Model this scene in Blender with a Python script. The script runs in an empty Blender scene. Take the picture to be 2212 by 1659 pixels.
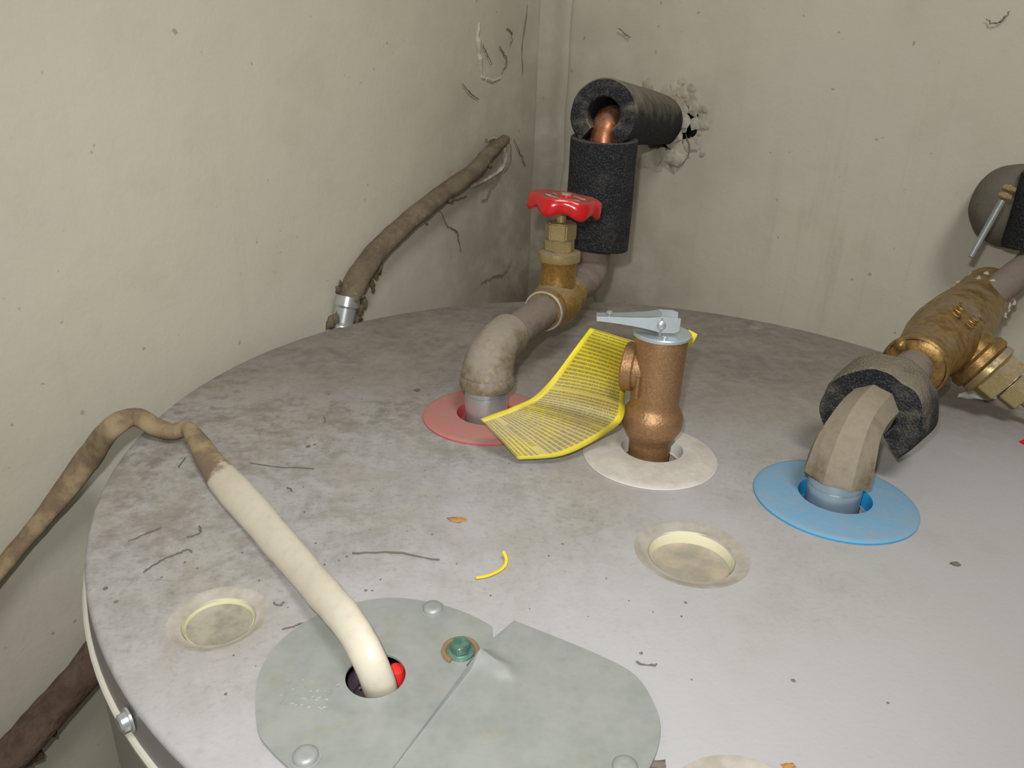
import bpy, bmesh, math, random
from mathutils import Vector as V, Matrix, noise, geometry
random.seed(7)
PI = math.pi
sc = bpy.context.scene
C = sc.collection
# ------------------------------------------------------------------ camera
# world: metres, z = 0 is the flat top of the water heater, floor at z = -1.2
F, PITCH, ROLL, EYE = 1650.0, 0.4037, 0.0366, 0.2053
IW, IH = 2212, 1659
_c, _s = math.cos(PITCH), math.sin(PITCH)
fwd = V((0, _c, -_s)); rt0 = V((1, 0, 0)); up0 = V((0, _s, _c))
rt = rt0 * math.cos(ROLL) + up0 * math.sin(ROLL)
up = -rt0 * math.sin(ROLL) + up0 * math.cos(ROLL)
eye = V((0, 0, EYE))
cam_d = bpy.data.cameras.new('camera'); cam = bpy.data.objects.new('camera', cam_d); C.objects.link(cam)
cam_d.sensor_width = 36; cam_d.lens = F / IW * 36; cam_d.clip_start = 0.01
m = Matrix.Identity(4)
for i in range(3):
    m[i][0] = rt[i]; m[i][1] = up[i]; m[i][2] = -fwd[i]; m[i][3] = eye[i]
cam.matrix_world = m
sc.camera = cam
# ------------------------------------------------------------------ light
w = bpy.data.worlds.new('world'); sc.world = w; w.use_nodes = True
w.node_tree.nodes['Background'].inputs[0].default_value = (1.0, 0.97, 0.92, 1)
w.node_tree.nodes['Background'].inputs[1].default_value = 0.30
# the camera's own flash, a few cm above and left of the lens
fl = bpy.data.lights.new('flash', 'SPOT'); fo = bpy.data.objects.new('flash', fl); C.objects.link(fo)
fl.energy = 4.9; fl.color = (1.0, 0.99, 0.975); fl.shadow_soft_size = 0.006
fl.spot_size = math.radians(125); fl.spot_blend = 1.0
fm = m.copy(); fp = eye + up * 0.036 - rt * 0.016 - fwd * 0.02
for i in range(3): fm[i][3] = fp[i]
fo.matrix_world = fm
# unseen soft fill for the closet's ambient and bounce, overhead behind the photographer
bl = bpy.data.lights.new('overhead_fill', 'AREA'); bo = bpy.data.objects.new('overhead_fill', bl); C.objects.link(bo)
bl.shape = 'DISK'; bl.size = 0.35; bl.energy = 7.0; bl.color = (1.0, 0.97, 0.92)
bo.location = (0.25, -0.25, 1.15)
bo.rotation_euler = (math.radians(15), 0, 0)
vs = sc.view_settings
vs.view_transform = 'Standard'; vs.look = 'None'; vs.gamma = 1; vs.use_curve_mapping = False
vs.exposure = 0.0

# ------------------------------------------------------------------ measuring helpers (photo pixel -> world point)
def ray(px, py):
    return fwd + rt * ((px - IW/2)/F) - up * ((py - IH/2)/F)
def at_z(px, py, z=0.0):
    d = ray(px, py); return eye + d * ((z - EYE)/d.z)
def at_y(px, py, y):
    d = ray(px, py); return eye + d * (y/d.y)
def at_pl(px, py, p, n):
    d = ray(px, py); return eye + d * ((p - eye).dot(n)/d.dot(n))
# walls
CORNER = V((0.017, 0.866, 0))
NB = V((-0.5, -0.866, 0)).normalized()            # back wall, towards room
TB = V((0.866, -0.5, 0)).normalized()             # along back wall to the right
NL = V((0.839, -0.545, 0)).normalized()           # left wall
TL = V((-0.545, -0.839, 0)).normalized()          # along left wall towards camera
def on_left(px, py, off=0.0): return at_pl(px, py, CORNER + NL*off, NL)
def on_back(px, py, off=0.0): return at_pl(px, py, CORNER + NB*off, NB)

# ------------------------------------------------------------------ object helpers
def tag(o, label, cat=None, group=None, kind=None):
    if label: o['label'] = label
    if cat: o['category'] = cat
    if group: o['group'] = group
    if kind: o['kind'] = kind
    return o
WL = {}
def empty(name, loc, label, cat, group=None):
    o = bpy.data.objects.new(name, None); C.objects.link(o); o.location = loc
    o.empty_display_size = 0.02
    WL[o] = V(loc)
    return tag(o, label, cat, group)
def obj(name, bm, mat, parent=None, sharp=35, origin=None, flat=False):
    """bm is in world coordinates; local coordinates are made relative to parent / origin"""
    base = WL[parent] if parent else V((0, 0, 0))
    org = V(origin) if origin is not None else base
    bmesh.ops.translate(bm, verts=bm.verts, vec=-org)
    bmesh.ops.recalc_face_normals(bm, faces=bm.faces)
    me = bpy.data.meshes.new(name); bm.to_mesh(me); bm.free()
    if not flat:
        for p in me.polygons: p.use_smooth = True
        me.set_sharp_from_angle(angle=math.radians(sharp))
    me.materials.append(mat)
    o = bpy.data.objects.new(name, me); C.objects.link(o)
    if parent: o.parent = parent
    o.location = org - base
    WL[o] = org
    return o
def frame(z, x=None):
    z = V(z).normalized()
    x = V(x) if x is not None else (V((1, 0, 0)) if abs(z.x) < 0.9 else V((0, 1, 0)))
    x = (x - z * x.dot(z)).normalized(); y = z.cross(x)
    return x, y, z
def lathe(bm, prof, o, axis=(0, 0, 1), seg=48, fn=None, a0=0, a1=2*PI):
    """prof: (r, h) pairs; fn(r, h, ang) -> r, h"""
    x, y, z = frame(axis); o = V(o); full = abs(a1 - a0 - 2*PI) < 1e-6
    n = seg if full else seg + 1
    rings = []
    for r, h in prof:
        if r < 1e-7 and not fn:
            rings.append([bm.verts.new(o + z*h)] * n); continue
        ring = []
        for i in range(n):
            a = a0 + (a1 - a0) * i/seg
            rr, hh = (r, h) if not fn else fn(r, h, a)
            ring.append(bm.verts.new(o + z*hh + (x*math.cos(a) + y*math.sin(a))*rr))
        rings.append(ring)
    for A, B in zip(rings, rings[1:]):
        for i in range(n if full else n-1):
            j = (i+1) % n
            vs_ = []
            for v in (A[i], A[j], B[j], B[i]):
                if v not in vs_: vs_.append(v)
            if len(vs_) > 2:
                try: bm.faces.new(vs_)
                except ValueError: pass
    return rings
def smooth_pts(P, k=6):
    """Catmull-Rom through tuples of any length"""
    out = []
    n = len(P)
    for i in range(n-1):
        p0, p1, p2, p3 = P[max(i-1, 0)], P[i], P[i+1], P[min(i+2, n-1)]
        for s in range(k):
            t = s/k
            out.append(tuple(0.5*((2*b) + (-a+c)*t + (2*a-5*b+4*c-d)*t*t + (-a+3*b-3*c+d)*t**3) for a, b, c, d in zip(p0, p1, p2, p3)))
    out.append(tuple(P[-1]))
    return out
def tube(bm, P, rx, ry=None, tw=None, seg=16, caps=True, rough=0.0, rs=120.0, up_=None):
    """P list of points; rx, ry radii (number or list), tw twist; writes uv (u along, v around)"""
    n = len(P); P = [V(p) for p in P]
    if not isinstance(rx, (list, tuple)): rx = [rx]*n
    if ry is None: ry = rx
    if not isinstance(ry, (list, tuple)): ry = [ry]*n
    if tw is None: tw = [0]*n
    uvl = bm.loops.layers.uv.verify()
    L = [0]
    for a, b in zip(P, P[1:]): L.append(L[-1] + (b-a).length)
    ref = V(up_) if up_ is not None else V((0, 0, 1))
    rings = []; y = None
    for i in range(n):
        t = (P[min(i+1, n-1)] - P[max(i-1, 0)]).normalized()
        if y is None:
            if abs(t.dot(ref)) > .95: ref = V((1, 0, 0))
            y = (ref - t*ref.dot(t)).normalized()
        else:
            y = (y - t*y.dot(t)).normalized()
        x = y.cross(t)
        ring = []
        for k in range(seg):
            a = 2*PI*k/seg
            d = x*math.cos(tw[i]) + y*math.sin(tw[i]); e = y*math.cos(tw[i]) - x*math.sin(tw[i])
            q = P[i] + d*(rx[i]*math.cos(a)) + e*(ry[i]*math.sin(a))
            if rough:
                q += (q-P[i]).normalized()*rough*(noise.noise(q*rs) + .5*noise.noise(q*rs*2.7))
            ring.append(bm.verts.new(q))
        rings.append(ring)
    for i in range(n-1):
        for k in range(seg):
            j = (k+1) % seg
            f = bm.faces.new((rings[i][k], rings[i][j], rings[i+1][j], rings[i+1][k]))
            for lp, (u, v) in zip(f.loops, ((L[i], k), (L[i], k+1), (L[i+1], k+1), (L[i+1], k))):
                lp[uvl].uv = (u/L[-1], v/seg)
    if caps:
        for R_ in (rings[0], rings[-1]):
            f = bm.faces.new(R_)
            for lp in f.loops: lp[uvl].uv = (0 if R_ is rings[0] else 1, 0)
    return rings
def prism(bm, poly, z0, z1, bev=0.0):
    lo = [bm.verts.new((p[0], p[1], z0)) for p in poly]
    hi = [bm.verts.new((p[0], p[1], z1)) for p in poly]
    n = len(poly)
    bm.faces.new(lo[::-1]); top = bm.faces.new(hi)
    for i in range(n): bm.faces.new((lo[i], lo[(i+1) % n], hi[(i+1) % n], hi[i]))
    if bev: bmesh.ops.bevel(bm, geom=list(top.edges), offset=bev, segments=2, affect='EDGES')
def hexnut(bm, o, axis, r, h, x=None, bev=0.0006, n=6):
    ax, ay, az = frame(axis, x); o = V(o)
    b2 = bmesh.new()
    prism(b2, [(r*math.cos(2*PI*i/n), r*math.sin(2*PI*i/n)) for i in range(n)], 0, h)
    bmesh.ops.bevel(b2, geom=b2.edges[:], offset=bev, segments=2, affect='EDGES')
    M_ = Matrix((( ax.x, ay.x, az.x, o.x), (ax.y, ay.y, az.y, o.y), (ax.z, ay.z, az.z, o.z), (0, 0, 0, 1)))
    b2.transform(M_); merge(bm, b2)
def merge(bm, b2):
    me = bpy.data.meshes.new('tmp'); b2.to_mesh(me); b2.free(); bm.from_mesh(me); bpy.data.meshes.remove(me)
def blob(bm, o, r, sq=(1, 1, 1), sub=2, amp=.35, fs=1.3):
    g = bmesh.ops.create_icosphere(bm, subdivisions=sub, radius=1.0)
    sd = V((random.random()*50, random.random()*50, 0))
    for v in g['verts']:
        k = 1 + amp*noise.noise(v.co*fs + sd)
        v.co = V((v.co.x*sq[0], v.co.y*sq[1], v.co.z*sq[2]))*r*k + V(o)
def sheet(outer, holes, z, step=None):
    """flat triangulated sheet with real holes -> bmesh; outer/holes lists of 2D points"""
    co = []; ed = []
    for loop in [outer] + holes:
        s = len(co); n = len(loop)
        co += [V((p[0], p[1])) for p in loop]
        ed += [(s+i, s+(i+1) % n) for i in range(n)]
    if step:
        xs = [p[0] for p in outer]; ys = [p[1] for p in outer]
        x = min(xs) + step/2
        while x < max(xs):
            y = min(ys) + step/2
            while y < max(ys):
                co.append(V((x, y))); y += step
            x += step
    vs_, _, fs, *_r = geometry.delaunay_2d_cdt(co, ed, [], 0, 1e-6)
    def inside(p, poly):
        c = False; n = len(poly)
        for i in range(n):
            a, b = poly[i], poly[i-1]
            if (a[1] > p.y) != (b[1] > p.y) and p.x < (b[0]-a[0])*(p.y-a[1])/(b[1]-a[1]) + a[0]: c = not c
        return c
    bm = bmesh.new(); bv = [bm.verts.new((v.x, v.y, z)) for v in vs_]
    for f in fs:
        cc = sum((vs_[i] for i in f), V((0, 0)))/len(f)
        if inside(cc, outer) and not any(inside(cc, h) for h in holes):
            try: bm.faces.new([bv[i] for i in f])
            except ValueError: pass
    for v in list(bm.verts):
        if not v.link_faces: bm.verts.remove(v)
    return bm
def circle(c, r, n=64): return [(c[0]+r*math.cos(2*PI*i/n), c[1]+r*math.sin(2*PI*i/n)) for i in range(n)]

# ------------------------------------------------------------------ materials
class N:
    def __init__(s, name):
        s.m = bpy.data.materials.new(name); s.m.use_nodes = True; s.t = s.m.node_tree
        s.b = s.t.nodes['Principled BSDF']; s.tc = s.t.nodes.new('ShaderNodeTexCoord')
        s.geo = s.t.nodes.new('ShaderNodeNewGeometry'); s.pos = s.geo.outputs['Position']
    def n(s, t, **k):
        o = s.t.nodes.new(t)
        for a, b in k.items(): setattr(o, a, b)
        return o
    def ln(s, a, b): s.t.links.new(a, b)
    def inp(s, sock, v):
        if hasattr(v, 'is_output') or isinstance(v, bpy.types.NodeSocket): s.ln(v, sock)
        elif isinstance(v, tuple) and len(v) == 3 and sock.type == 'RGBA': sock.default_value = (*v, 1)
        else: sock.default_value = v
    def noise(s, scale, detail=4, rough=.55, vec=None, stretch=None, dist=0.0):
        v = vec if vec is not None else s.pos
        if stretch:
            mp = s.n('ShaderNodeMapping'); s.ln(v, mp.inputs[0]); mp.inputs['Scale'].default_value = stretch; v = mp.outputs[0]
        o = s.n('ShaderNodeTexNoise'); s.ln(v, o.inputs['Vector'])
        o.inputs['Scale'].default_value = scale; o.inputs['Detail'].default_value = detail
        o.inputs['Roughness'].default_value = rough; o.inputs['Distortion'].default_value = dist
        return o.outputs[0]
    def ramp(s, fac, a, b, lo=0.0, hi=1.0):
        o = s.n('ShaderNodeMapRange'); o.interpolation_type = 'SMOOTHSTEP'
        s.inp(o.inputs[0], fac); s.inp(o.inputs[1], a); s.inp(o.inputs[2], b); s.inp(o.inputs[3], lo); s.inp(o.inputs[4], hi)
        return o.outputs[0]
    def math(s, op, a, b=0.0, clamp=False):
        o = s.n('ShaderNodeMath', operation=op, use_clamp=clamp); s.inp(o.inputs[0], a); s.inp(o.inputs[1], b); return o.outputs[0]
    def mix(s, fac, a, b):
        o = s.n('ShaderNodeMix', data_type='RGBA'); s.inp(o.inputs[0], fac); s.inp(o.inputs[6], a); s.inp(o.inputs[7], b); return o.outputs[2]
    def xyz(s, v=None):
        o = s.n('ShaderNodeSeparateXYZ'); s.ln(v if v is not None else s.pos, o.inputs[0]); return o.outputs
    def nz(s):
        o = s.n('ShaderNodeSeparateXYZ'); s.ln(s.geo.outputs['Normal'], o.inputs[0]); return o.outputs[2]
    def dotc(s, vec):
        o = s.n('ShaderNodeVectorMath', operation='DOT_PRODUCT'); s.ln(s.pos, o.inputs[0]); o.inputs[1].default_value = tuple(vec); return o.outputs['Value']
    def dist(s, p):
        o = s.n('ShaderNodeVectorMath', operation='DISTANCE'); s.ln(s.pos, o.inputs[0]); o.inputs[1].default_value = tuple(p); return o.outputs['Value']
    def bump(s, h, strength=.3, d=.001):
        o = s.n('ShaderNodeBump'); o.inputs['Strength'].default_value = strength; o.inputs['Distance'].default_value = d
        s.ln(h, o.inputs['Height']); s.ln(o.outputs[0], s.b.inputs['Normal'])
    def fin(s, col, rough=.6, metal=0.0, spec=None):
        s.inp(s.b.inputs['Base Color'], col); s.inp(s.b.inputs['Roughness'], rough); s.inp(s.b.inputs['Metallic'], metal)
        if spec is not None: s.b.inputs['Specular IOR Level'].default_value = spec
        return s.m
DUST = (0.30, 0.255, 0.195)
def dusty(name, base, rough=.4, metal=0.0, dust=.5, scale=90, dcol=DUST, topw=.6, var=.15, bump=.2, base2=None, fine=400):
    """clean colour with dust: more on upward faces"""
    s = N(name); n1 = s.noise(scale, 5, .6); n2 = s.noise(scale*5, 3, .6); nz = s.nz()
    f = s.math('ADD', s.math('MULTIPLY', nz, topw*.35), s.math('ADD', n1, dust - .75))
    f = s.ramp(f, .15, .5)
    c = s.mix(s.ramp(n2, .3, .7), base, tuple(v*(1-var) for v in base) if base2 is None else base2)
    col = s.mix(f, c, s.mix(n2, dcol, tuple(v*.7 for v in dcol)))
    s.bump(s.noise(fine, 3, .6), bump, .0006)
    r = s.math('ADD', rough, s.math('MULTIPLY', f, .9-rough))
    mt = s.math('MULTIPLY', s.math('SUBTRACT', 1.0, f), metal)
    return s.fin(col, r, mt)

def wall_mat(name, seed, corner_axis):
    s = N(name)
    mp = s.n('ShaderNodeMapping'); s.ln(s.pos, mp.inputs[0]); mp.inputs['Location'].default_value = (seed, seed*2, 0)
    v = mp.outputs[0]
    big = s.noise(4.0, 3, .5, v); mid = s.noise(22, 5, .6, v); fin_ = s.noise(350, 3, .6, v)
    col = s.mix(s.ramp(big, .3, .7), (.605, .575, .475), (.570, .553, .465))
    col = s.mix(s.math('MULTIPLY', s.ramp(mid, .45, .8), .18), col, (.40, .34, .26))
    # dirt gathered near the corner and low down by the heater
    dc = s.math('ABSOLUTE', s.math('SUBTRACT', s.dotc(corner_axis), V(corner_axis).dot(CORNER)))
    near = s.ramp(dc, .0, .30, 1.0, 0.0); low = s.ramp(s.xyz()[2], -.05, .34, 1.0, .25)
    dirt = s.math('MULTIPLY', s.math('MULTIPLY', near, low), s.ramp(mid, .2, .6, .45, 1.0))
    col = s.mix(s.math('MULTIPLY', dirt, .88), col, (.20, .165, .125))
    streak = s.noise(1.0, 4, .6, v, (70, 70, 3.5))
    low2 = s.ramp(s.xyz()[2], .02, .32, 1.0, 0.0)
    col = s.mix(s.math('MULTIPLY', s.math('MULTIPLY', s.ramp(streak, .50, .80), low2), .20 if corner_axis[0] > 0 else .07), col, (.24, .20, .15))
    speck = s.noise(130, 2, .5, v)
    col = s.mix(s.math('MULTIPLY', s.ramp(speck, .72, .78), .5), col, (.2, .16, .12))
    h = s.math('ADD', mid, s.math('MULTIPLY', fin_, .10))
    s.bump(h, .25, .004)
    return s.fin(col, .75, spec=.3)
M = {}
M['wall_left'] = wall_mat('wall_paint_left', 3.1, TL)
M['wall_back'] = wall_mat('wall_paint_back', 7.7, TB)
s = N('plaster_white'); n_ = s.noise(60, 5, .6)
s.bump(s.noise(250, 4), .5, .001)
M['plaster'] = s.fin(s.mix(s.ramp(n_, .35, .65), (.50, .475, .39), (.36, .325, .25)), .85)
s = N('caulk_paint'); n_ = s.noise(45, 5, .6); s.bump(s.noise(60, 4), .4, .003)
M['caulk'] = s.fin(s.mix(s.ramp(n_, .35, .7), (.50, .475, .375), (.40, .36, .275)), .7)
s = N('floor_concrete'); n_ = s.noise(9, 5, .6); s.bump(s.noise(90, 4), .4, .003)
M['floor'] = s.fin(s.mix(n_, (.20, .18, .15), (.32, .29, .25)), .9)
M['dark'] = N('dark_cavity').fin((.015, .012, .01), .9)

# lid: pale painted steel, dust lies thick on the far half and in blotches around the cable
s = N('lid_dusty_steel'); x_, y_, z_ = s.xyz()
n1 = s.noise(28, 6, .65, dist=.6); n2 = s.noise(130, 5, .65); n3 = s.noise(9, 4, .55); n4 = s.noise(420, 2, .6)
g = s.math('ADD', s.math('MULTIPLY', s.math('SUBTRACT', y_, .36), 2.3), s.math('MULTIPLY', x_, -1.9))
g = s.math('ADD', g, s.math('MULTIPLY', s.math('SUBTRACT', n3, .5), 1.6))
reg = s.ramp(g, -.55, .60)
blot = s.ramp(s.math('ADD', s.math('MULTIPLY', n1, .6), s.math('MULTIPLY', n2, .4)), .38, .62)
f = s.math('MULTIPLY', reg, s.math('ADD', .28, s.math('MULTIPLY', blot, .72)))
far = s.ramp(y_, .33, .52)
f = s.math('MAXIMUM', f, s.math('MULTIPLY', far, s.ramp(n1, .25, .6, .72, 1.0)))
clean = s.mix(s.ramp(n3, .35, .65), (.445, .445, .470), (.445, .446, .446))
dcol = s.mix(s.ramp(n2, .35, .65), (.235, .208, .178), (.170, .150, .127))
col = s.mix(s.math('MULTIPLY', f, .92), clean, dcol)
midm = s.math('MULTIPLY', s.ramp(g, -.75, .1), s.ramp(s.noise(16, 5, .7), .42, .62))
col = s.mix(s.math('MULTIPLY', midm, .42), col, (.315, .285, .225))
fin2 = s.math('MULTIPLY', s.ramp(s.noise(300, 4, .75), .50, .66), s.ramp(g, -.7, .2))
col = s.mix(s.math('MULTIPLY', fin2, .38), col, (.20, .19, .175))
# dark smears and lint clumps
sm = s.noise(34, 5, .7, None, (1, 2.6, 1), 1.2)
smf = s.math('MULTIPLY', s.ramp(sm, .60, .72), s.ramp(g, -.25, .4))
col = s.mix(s.math('MULTIPLY', smf, .55), col, (.15, .135, .12))
sp = s.math('MULTIPLY', s.ramp(s.noise(210, 2, .5), .70, .76), s.ramp(g, -.6, .4, .15, 1.0))
col = s.mix(s.math('MULTIPLY', sp, .35), col, (.12, .10, .08))
s.bump(s.math('ADD', s.math('MULTIPLY', f, .6), s.math('MULTIPLY', n4, .25)), .35, .0012)
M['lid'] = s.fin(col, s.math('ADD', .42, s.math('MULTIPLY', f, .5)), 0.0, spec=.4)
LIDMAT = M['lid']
s = N('dish_rim_dust'); n_ = s.noise(80, 5, .65); s.bump(s.noise(400, 2), .2, .0006)
M['dish'] = s.fin(s.mix(s.ramp(n_, .35, .65), (.43, .41, .37), (.34, .315, .26)), .75)
s = N('skirt_steel_shaded'); n_ = s.noise(70, 4); M['skirt'] = s.fin(s.mix(n_, (.20, .185, .18), (.27, .25, .24)), .5, .2)  # dark grey carries the shade of grazing light on the skirt
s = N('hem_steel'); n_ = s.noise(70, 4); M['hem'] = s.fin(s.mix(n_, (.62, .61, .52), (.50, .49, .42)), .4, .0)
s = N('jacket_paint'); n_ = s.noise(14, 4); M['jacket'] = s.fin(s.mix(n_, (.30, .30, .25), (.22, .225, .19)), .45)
# galvanised cover
s = N('galvanised_sheet'); n1 = s.noise(50, 4, .6); n2 = s.noise(600, 2, .6)
v_ = s.n('ShaderNodeTexVoronoi'); s.ln(s.pos, v_.inputs['Vector']); v_.inputs['Scale'].default_value = 260
c_ = s.mix(s.ramp(n1, .3, .7), (.375, .40, .385), (.30, .325, .315))
c_ = s.mix(s.math('MULTIPLY', v_.outputs['Distance'], .35), c_, (.42, .44, .42))
c_ = s.mix(s.math('MULTIPLY', s.ramp(s.noise(85, 4, .6), .55, .72), .4), c_, (.34, .33, .24))
s.bump(n2, .12, .0005)
M['galv'] = s.fin(c_, .48, .30)
s = N('zinc'); n_ = s.noise(200, 3); M['zinc'] = s.fin(s.mix(n_, (.66, .70, .72), (.50, .54, .56)), .30, .75)
s = N('lever_zinc'); n_ = s.noise(200, 3); M['lever'] = s.fin(s.mix(n_, (.56, .63, .67), (.46, .52, .56)), .38, .55)
s = N('green_screw'); n_ = s.noise(300, 3); s.bump(n_, .2, .0004)
M['green'] = s.fin(s.mix(s.ramp(n_, .4, .6), (.10, .26, .20), (.20, .34, .29)), .3, .6)
s = N('copper_wire'); M['cuwire'] = s.fin(s.mix(s.noise(200, 3), (.52, .34, .20), (.40, .28, .18)), .35, .6)
M['copper'] = dusty('copper_pipe', (.46, .19, .09), .38, .7, .36, 120, (.25, .19, .15), .5, base2=(.36, .15, .08))
M['copperdust'] = dusty('copper_dusty', (.26, .17, .12), .5, .4, .60, 90, (.26, .215, .18), .7, base2=(.18, .12, .085))
M['elbow'] = dusty('elbow_dusty_iron', (.33, .285, .20), .42, .45, .50, 70, (.33, .29, .235), .7, base2=(.22, .17, .10))
M['elbow2'] = dusty('elbow_dusty_iron_cold', (.27, .225, .14), .45, .35, .56, 60, (.32, .28, .21), .7, base2=(.17, .135, .085))
M['brass'] = dusty('brass_dusty', (.50, .31, .09), .36, .75, .36, 120, (.27, .22, .15), .8, base2=(.34, .19, .05))
M['brass2'] = dusty('brass_pale', (.45, .36, .17), .36, .55, .36, 150, (.30, .25, .19), .8, base2=(.38, .29, .13))
M['brassold'] = dusty('brass_tarnished', (.34, .215, .06), .38, .6, .24, 45, (.23, .18, .12), .9, base2=(.19, .11, .04), bump=.35)
M['bronze'] = dusty('bronze_cast', (.40, .235, .115), .42, .62, .14, 140, (.30, .22, .15), .6, base2=(.31, .175, .085), bump=.45, fine=900)
def foam(name, dust):
    s = N(name); v_ = s.n('ShaderNodeTexVoronoi'); s.ln(s.pos, v_.inputs['Vector']); v_.inputs['Scale'].default_value = 700
    n1 = s.noise(60, 4, .6); n2 = s.noise(900, 2, .5); nz = s.nz()
    f = s.math('MULTIPLY', s.ramp(s.math('ADD', s.math('MULTIPLY', nz, .55), n1), .45, 1.0), dust)
    c = s.mix(s.ramp(n2, .45, .7), (.016, .017, .021), (.060, .062, .070))
    c = s.mix(f, c, (.26, .23, .17))
    s.bump(s.math('ADD', v_.outputs['Distance'], n2), .7, .0012)
    return s.fin(c, .9, spec=.25)
M['foam'] = foam('foam_rubber', .25); M['foamdust'] = foam('foam_rubber_dusty', .8)
s = N('foam_grey_dust'); n_ = s.noise(60, 5, .6); s.bump(s.noise(500, 3), .5, .001)
M['foamgrey'] = s.fin(s.mix(n_, (.10, .092, .072), (.175, .16, .125)), .95)
s = N('red_enamel'); nz = s.nz(); n_ = s.noise(160, 4, .6)
M['red'] = s.fin(s.mix(s.math('MULTIPLY', s.ramp(nz, .5, .95), s.ramp(n_, .25, .6, .35, .85)), (.58, .012, .015), (.20, .09, .065)),
                 s.math('ADD', .22, s.math('MULTIPLY', s.ramp(nz, .5, .95), .6)), 0.0)
M['bone'] = N('raised_mark').fin((.38, .30, .24), .8)
def ringmat(name, sat, pale, dcol, amt):
    s = N(name); n1 = s.noise(70, 5, .6); n2 = s.noise(300, 4, .6)
    f = s.ramp(s.math('ADD', s.math('MULTIPLY', n1, .6), s.math('MULTIPLY', n2, .4)), .25, .7, amt*.55, amt)
    nz = s.nz(); f = s.math('MULTIPLY', f, s.ramp(nz, .55, .92))
    col = s.mix(f, sat, s.mix(n1, pale, dcol))
    s.bump(n2, .3, .0005)
    return s.fin(col, s.math('ADD', .35, s.math('MULTIPLY', f, .5)))
M['redring'] = ringmat('plastic_red', (.62, .10, .10), (.44, .22, .20), (.36, .22, .18), 1.0)
M['bluering'] = ringmat('plastic_blue', (.03, .35, .72), (.25, .37, .46), (.24, .33, .40), .95)
M['whitering'] = ringmat('plastic_white', (.78, .77, .72), (.50, .47, .42), (.40, .37, .32), .9)
s = N('foam_plug'); n_ = s.noise(80, 4, .6); nz = s.nz()
c_ = s.mix(s.ramp(nz, .5, .9), (.72, .69, .50), s.mix(s.ramp(n_, .35, .65), (.44, .38, .29), (.31, .29, .24)))
s.bump(s.noise(400, 3), .3, .0006); M['plug'] = s.fin(c_, .85)
s = N('foam_plug_yellow'); n_ = s.noise(110, 4, .6); nz = s.nz()
c_ = s.mix(s.ramp(nz, .5, .9), (.58, .56, .36), s.mix(s.ramp(n_, .35, .65), (.36, .34, .27), (.25, .235, .19)))
s.bump(s.noise(400, 3), .3, .0006); M['plug2'] = s.fin(c_, .85)
# cable sheath: clean vinyl near the cover, dusty from the kink on (uv.x runs along the cable)
s = N('cable_vinyl'); sx = s.xyz(s.tc.outputs['UV']); n1 = s.noise(55, 5, .65); n2 = s.noise(220, 3)
f = s.math('ADD', sx[0], s.math('MULTIPLY', s.math('SUBTRACT', n1, .5), .10))
f = s.ramp(f, .350, .375); f = s.math('MULTIPLY', f, s.ramp(n1, .2, .5, .75, 1.0))
dc = s.mix(s.ramp(n1, .38, .6), (.31, .235, .13), (.20, .14, .095))
cl = s.mix(s.ramp(n2, .45, .75), (.60, .56, .46), (.56, .515, .415))
cl = s.mix(s.ramp(sx[0], .28, .40, 0, .45), cl, (.48, .40, .26))
s.bump(n2, .06, .0005)
M['cable'] = s.fin(s.mix(f, cl, dc), s.math('ADD', .36, s.math('MULTIPLY', f, .5)))
s = N('dirt_conduit'); n1 = s.noise(60, 6, .7); n2 = s.noise(250, 4)
s.bump(s.math('ADD', n1, n2), .5, .002)
c_ = s.mix(s.ramp(n1, .35, .65), (.195, .16, .105), (.13, .10, .068)); M['conduit'] = s.fin(s.mix(s.ramp(n2, .6, .75), c_, (.30, .25, .12)), .95)
s = N('lower_conduit'); n1 = s.noise(40, 6, .7); n2 = s.noise(200, 4)
s.bump(s.math('ADD', n1, n2), .8, .003)
c_ = s.mix(s.ramp(n1, .35, .65), (.15, .10, .07), (.085, .055, .038)); M['conduit2'] = s.fin(c_, .95)
M['web'] = N('web_dust').fin((.20, .165, .12), .95)
# tag print
s = N('yellow_tag'); u, v, _ = s.xyz(s.tc.outputs['UV'])
cb = s.n('ShaderNodeCombineXYZ'); s.ln(s.math('MULTIPLY', u, 70.0), cb.inputs[0]); s.ln(s.math('FLOOR', s.math('MULTIPLY', v, 46.0)), cb.inputs[1])
nn = s.n('ShaderNodeTexNoise'); nn.inputs['Scale'].default_value = 1.0; nn.inputs['Detail'].default_value = 1; s.ln(cb.outputs[0], nn.inputs['Vector'])
line = s.math('SUBTRACT', s.math('FRACT', s.math('MULTIPLY', v, 46.0)), .5); line = s.math('ABSOLUTE', line)
txt = s.math('MULTIPLY', s.ramp(line, .26, .36, 1.0, 0.0), s.ramp(nn.outputs[0], .34, .50))
marg = s.math('MULTIPLY', s.ramp(u, .08, .09), s.ramp(u, .92, .93, 1.0, 0.0))
# blank bands between the paragraphs and round the title
for a, b in ((.865, .90), (.60, .618), (.40, .41)):
    gap = s.math('MAXIMUM', s.ramp(v, a-.003, a, 1.0, 0.0), s.ramp(v, b, b+.003)); marg = s.math('MULTIPLY', marg, gap)
big_ = s.math('MULTIPLY', s.ramp(s.math('ABSOLUTE', s.math('SUBTRACT', v, .883)), .010, .013, 1.0, 0.0), s.ramp(nn.outputs[0], .42, .48))
big_ = s.math('MULTIPLY', big_, s.math('MULTIPLY', s.ramp(u, .25, .26), s.ramp(u, .75, .76, 1.0, 0.0)))
txt = s.math('MAXIMUM', s.math('MULTIPLY', txt, marg), big_)
ds = s.noise(40, 4, .6); dv = s.ramp(v, .15, .55)
yel = s.mix(s.math('MULTIPLY', s.math('MULTIPLY', s.ramp(ds, .22, .55), dv), .9), (.72, .60, .015), (.42, .35, .16))
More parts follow.
